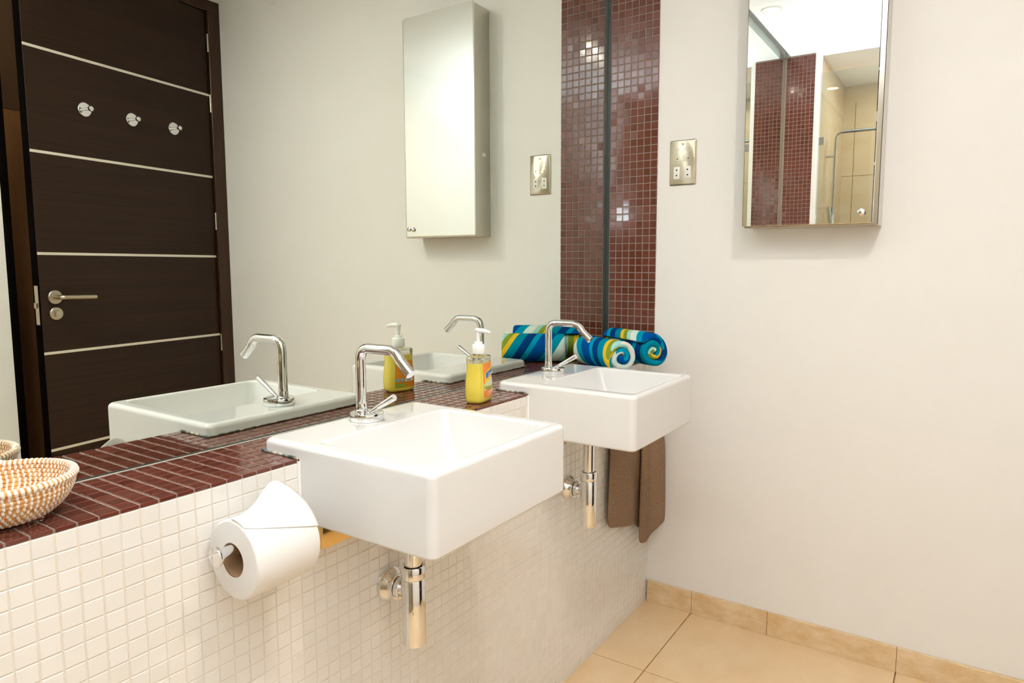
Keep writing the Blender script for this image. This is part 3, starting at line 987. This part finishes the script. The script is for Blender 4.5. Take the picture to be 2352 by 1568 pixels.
# ================================================================== SHOWER FITTINGS (seen in the cabinet mirror)
gs = thing('shower_screen', (XL-0.04, -0.765, 0), 'frameless clear glass shower screen, seen in the cabinet mirror', 'screen')
MB().box((-0.004, -0.552, 0.004), (0.004, 0.548, 2.40)).build('glass_pane', m_glass, gs, smooth=False)
MB().box((-0.011, 0.515, 1.95), (0.011, 0.5505, 2.0), 0.001, 1).build('glass_clamp', m_chrome, gs)
MB().box((-0.011, 0.515, 0.35), (0.011, 0.5505, 0.40), 0.001, 1).build('glass_clamp', m_chrome, gs)
sh = thing('shower_column', (-3.05, -0.212, 1.0), 'chrome shower riser with overhead arm and handset in the shower', 'shower')
MB().tube([(0, -0.055, 0.0), (0, -0.055, 1.02)] + bez((0, -0.055, 1.03), (0, -0.055, 1.075), (0, -0.10, 1.075), 8) + [(0, -0.46, 1.075)], 0.0105, 14).build('riser_pipe', m_chrome, sh)
MB().lathe([(0.012, 0.0), (0.02, -0.02), (0.11, -0.035), (0.11, -0.045)], (0, -0.46, 1.075), n=36).build('rain_head', m_chrome, sh)
for z in (0.05, 0.92):
    MB().tube([(0, -0.002, z), (0, -0.055, z)], 0.009, 12).build('wall_post', m_chrome, sh)
MB().tube([(0.0, -0.075, 0.40), (0.0, -0.03, 0.44)], 0.016, 14).build('slider', m_chrome, sh)
MB().tube([(0.02, -0.07, 0.36), (0.02, -0.052, 0.46), (0.02, -0.03, 0.58)], [0.010, 0.012, 0.016], 12).build('handset', m_chrome, sh)

# ================================================================== CEILING DOWNLIGHTS
names = ['recessed ceiling downlight above the mirror ledge', 'added ceiling downlight, unseen, filling the room nearer the mirror cabinet',
         'added ceiling downlight, unseen, filling the middle of the room', 'recessed warm downlight in the shower ceiling']
for (x, y, watts, colr, r), lab in zip(DOWNLIGHTS, names):
    t = thing('ceiling_downlight', (x, y, ZCEIL), lab, 'light', 'recessed ceiling downlights')
    MB().lathe([(r+0.016, -0.0005), (r+0.016, -0.003), (r+0.002, -0.004), (r+0.001, -0.001)], n=36, cap=False).build('trim_ring', m_white_post, t)
    MB().lathe([(0.0001, -0.0015), (r, -0.0015), (r, -0.0008), (0.0001, -0.0008)], n=32, cap=False).build('lamp_lens', m_lamp, t, smooth=False)
    ld = bpy.data.lights.new('downlight_lamp', 'AREA')
    ld.shape = 'DISK'
    ld.size = 2*r
    ld.energy = watts
    ld.color = colr
    lo = bpy.data.objects.new('downlight_lamp', ld)
    COL.objects.link(lo)
    lo.parent = t
    lo.location = (0, 0, -0.006)
(px_, py_, pz_), pr_, pe_, pw_, pc_ = FILL_LAMP  # added fill behind the camera, lifts the ceiling and throws the main shadows
pl_ = thing('added_fill_lamp', (px_, py_, 0), 'added fill light shaped as an uplighter with a glowing bowl, unseen behind the camera', 'lamp')
MB().lathe([(pr_*math.sin(PI*k/20), pz_-pr_*math.cos(PI*k/20)) for k in range(11)] + [(pr_-0.004, pz_), (pr_-0.006, pz_-0.012), (0.01, pz_-0.02)], n=32, cap=False).build('fill_bowl', emis('fill_bowl_glow', pc_, pe_), pl_)
ud_ = bpy.data.lights.new('fill_uplight', 'AREA')
ud_.shape = 'DISK'; ud_.size = 2*pr_-0.02; ud_.energy = pw_; ud_.color = pc_
ud_.spread = math.radians(126)
uo_ = bpy.data.objects.new('fill_uplight', ud_)
COL.objects.link(uo_)
uo_.parent = pl_
uo_.location = (0, 0, pz_-0.004)
uo_.rotation_euler = (PI, 0, 0)
MB().tube([(0, 0, 0.02), (0, 0, pz_-pr_+0.002)], 0.011, 14).build('pole', m_chrome, pl_)
MB().lathe([(0.13, 0.0005), (0.13, 0.010), (0.02, 0.024)], n=40).build('base', m_chrome, pl_)
ld = bpy.data.lights.new('corridor_fill', 'POINT')  # added unseen light so the corridor shows through the door gap
ld.energy = 14.0
ld.color = WARM
ld.shadow_soft_size = 0.08
lo = bpy.data.objects.new('corridor_fill', ld)
COL.objects.link(lo)
lo.location = (-1.3, -2.55, 2.3)
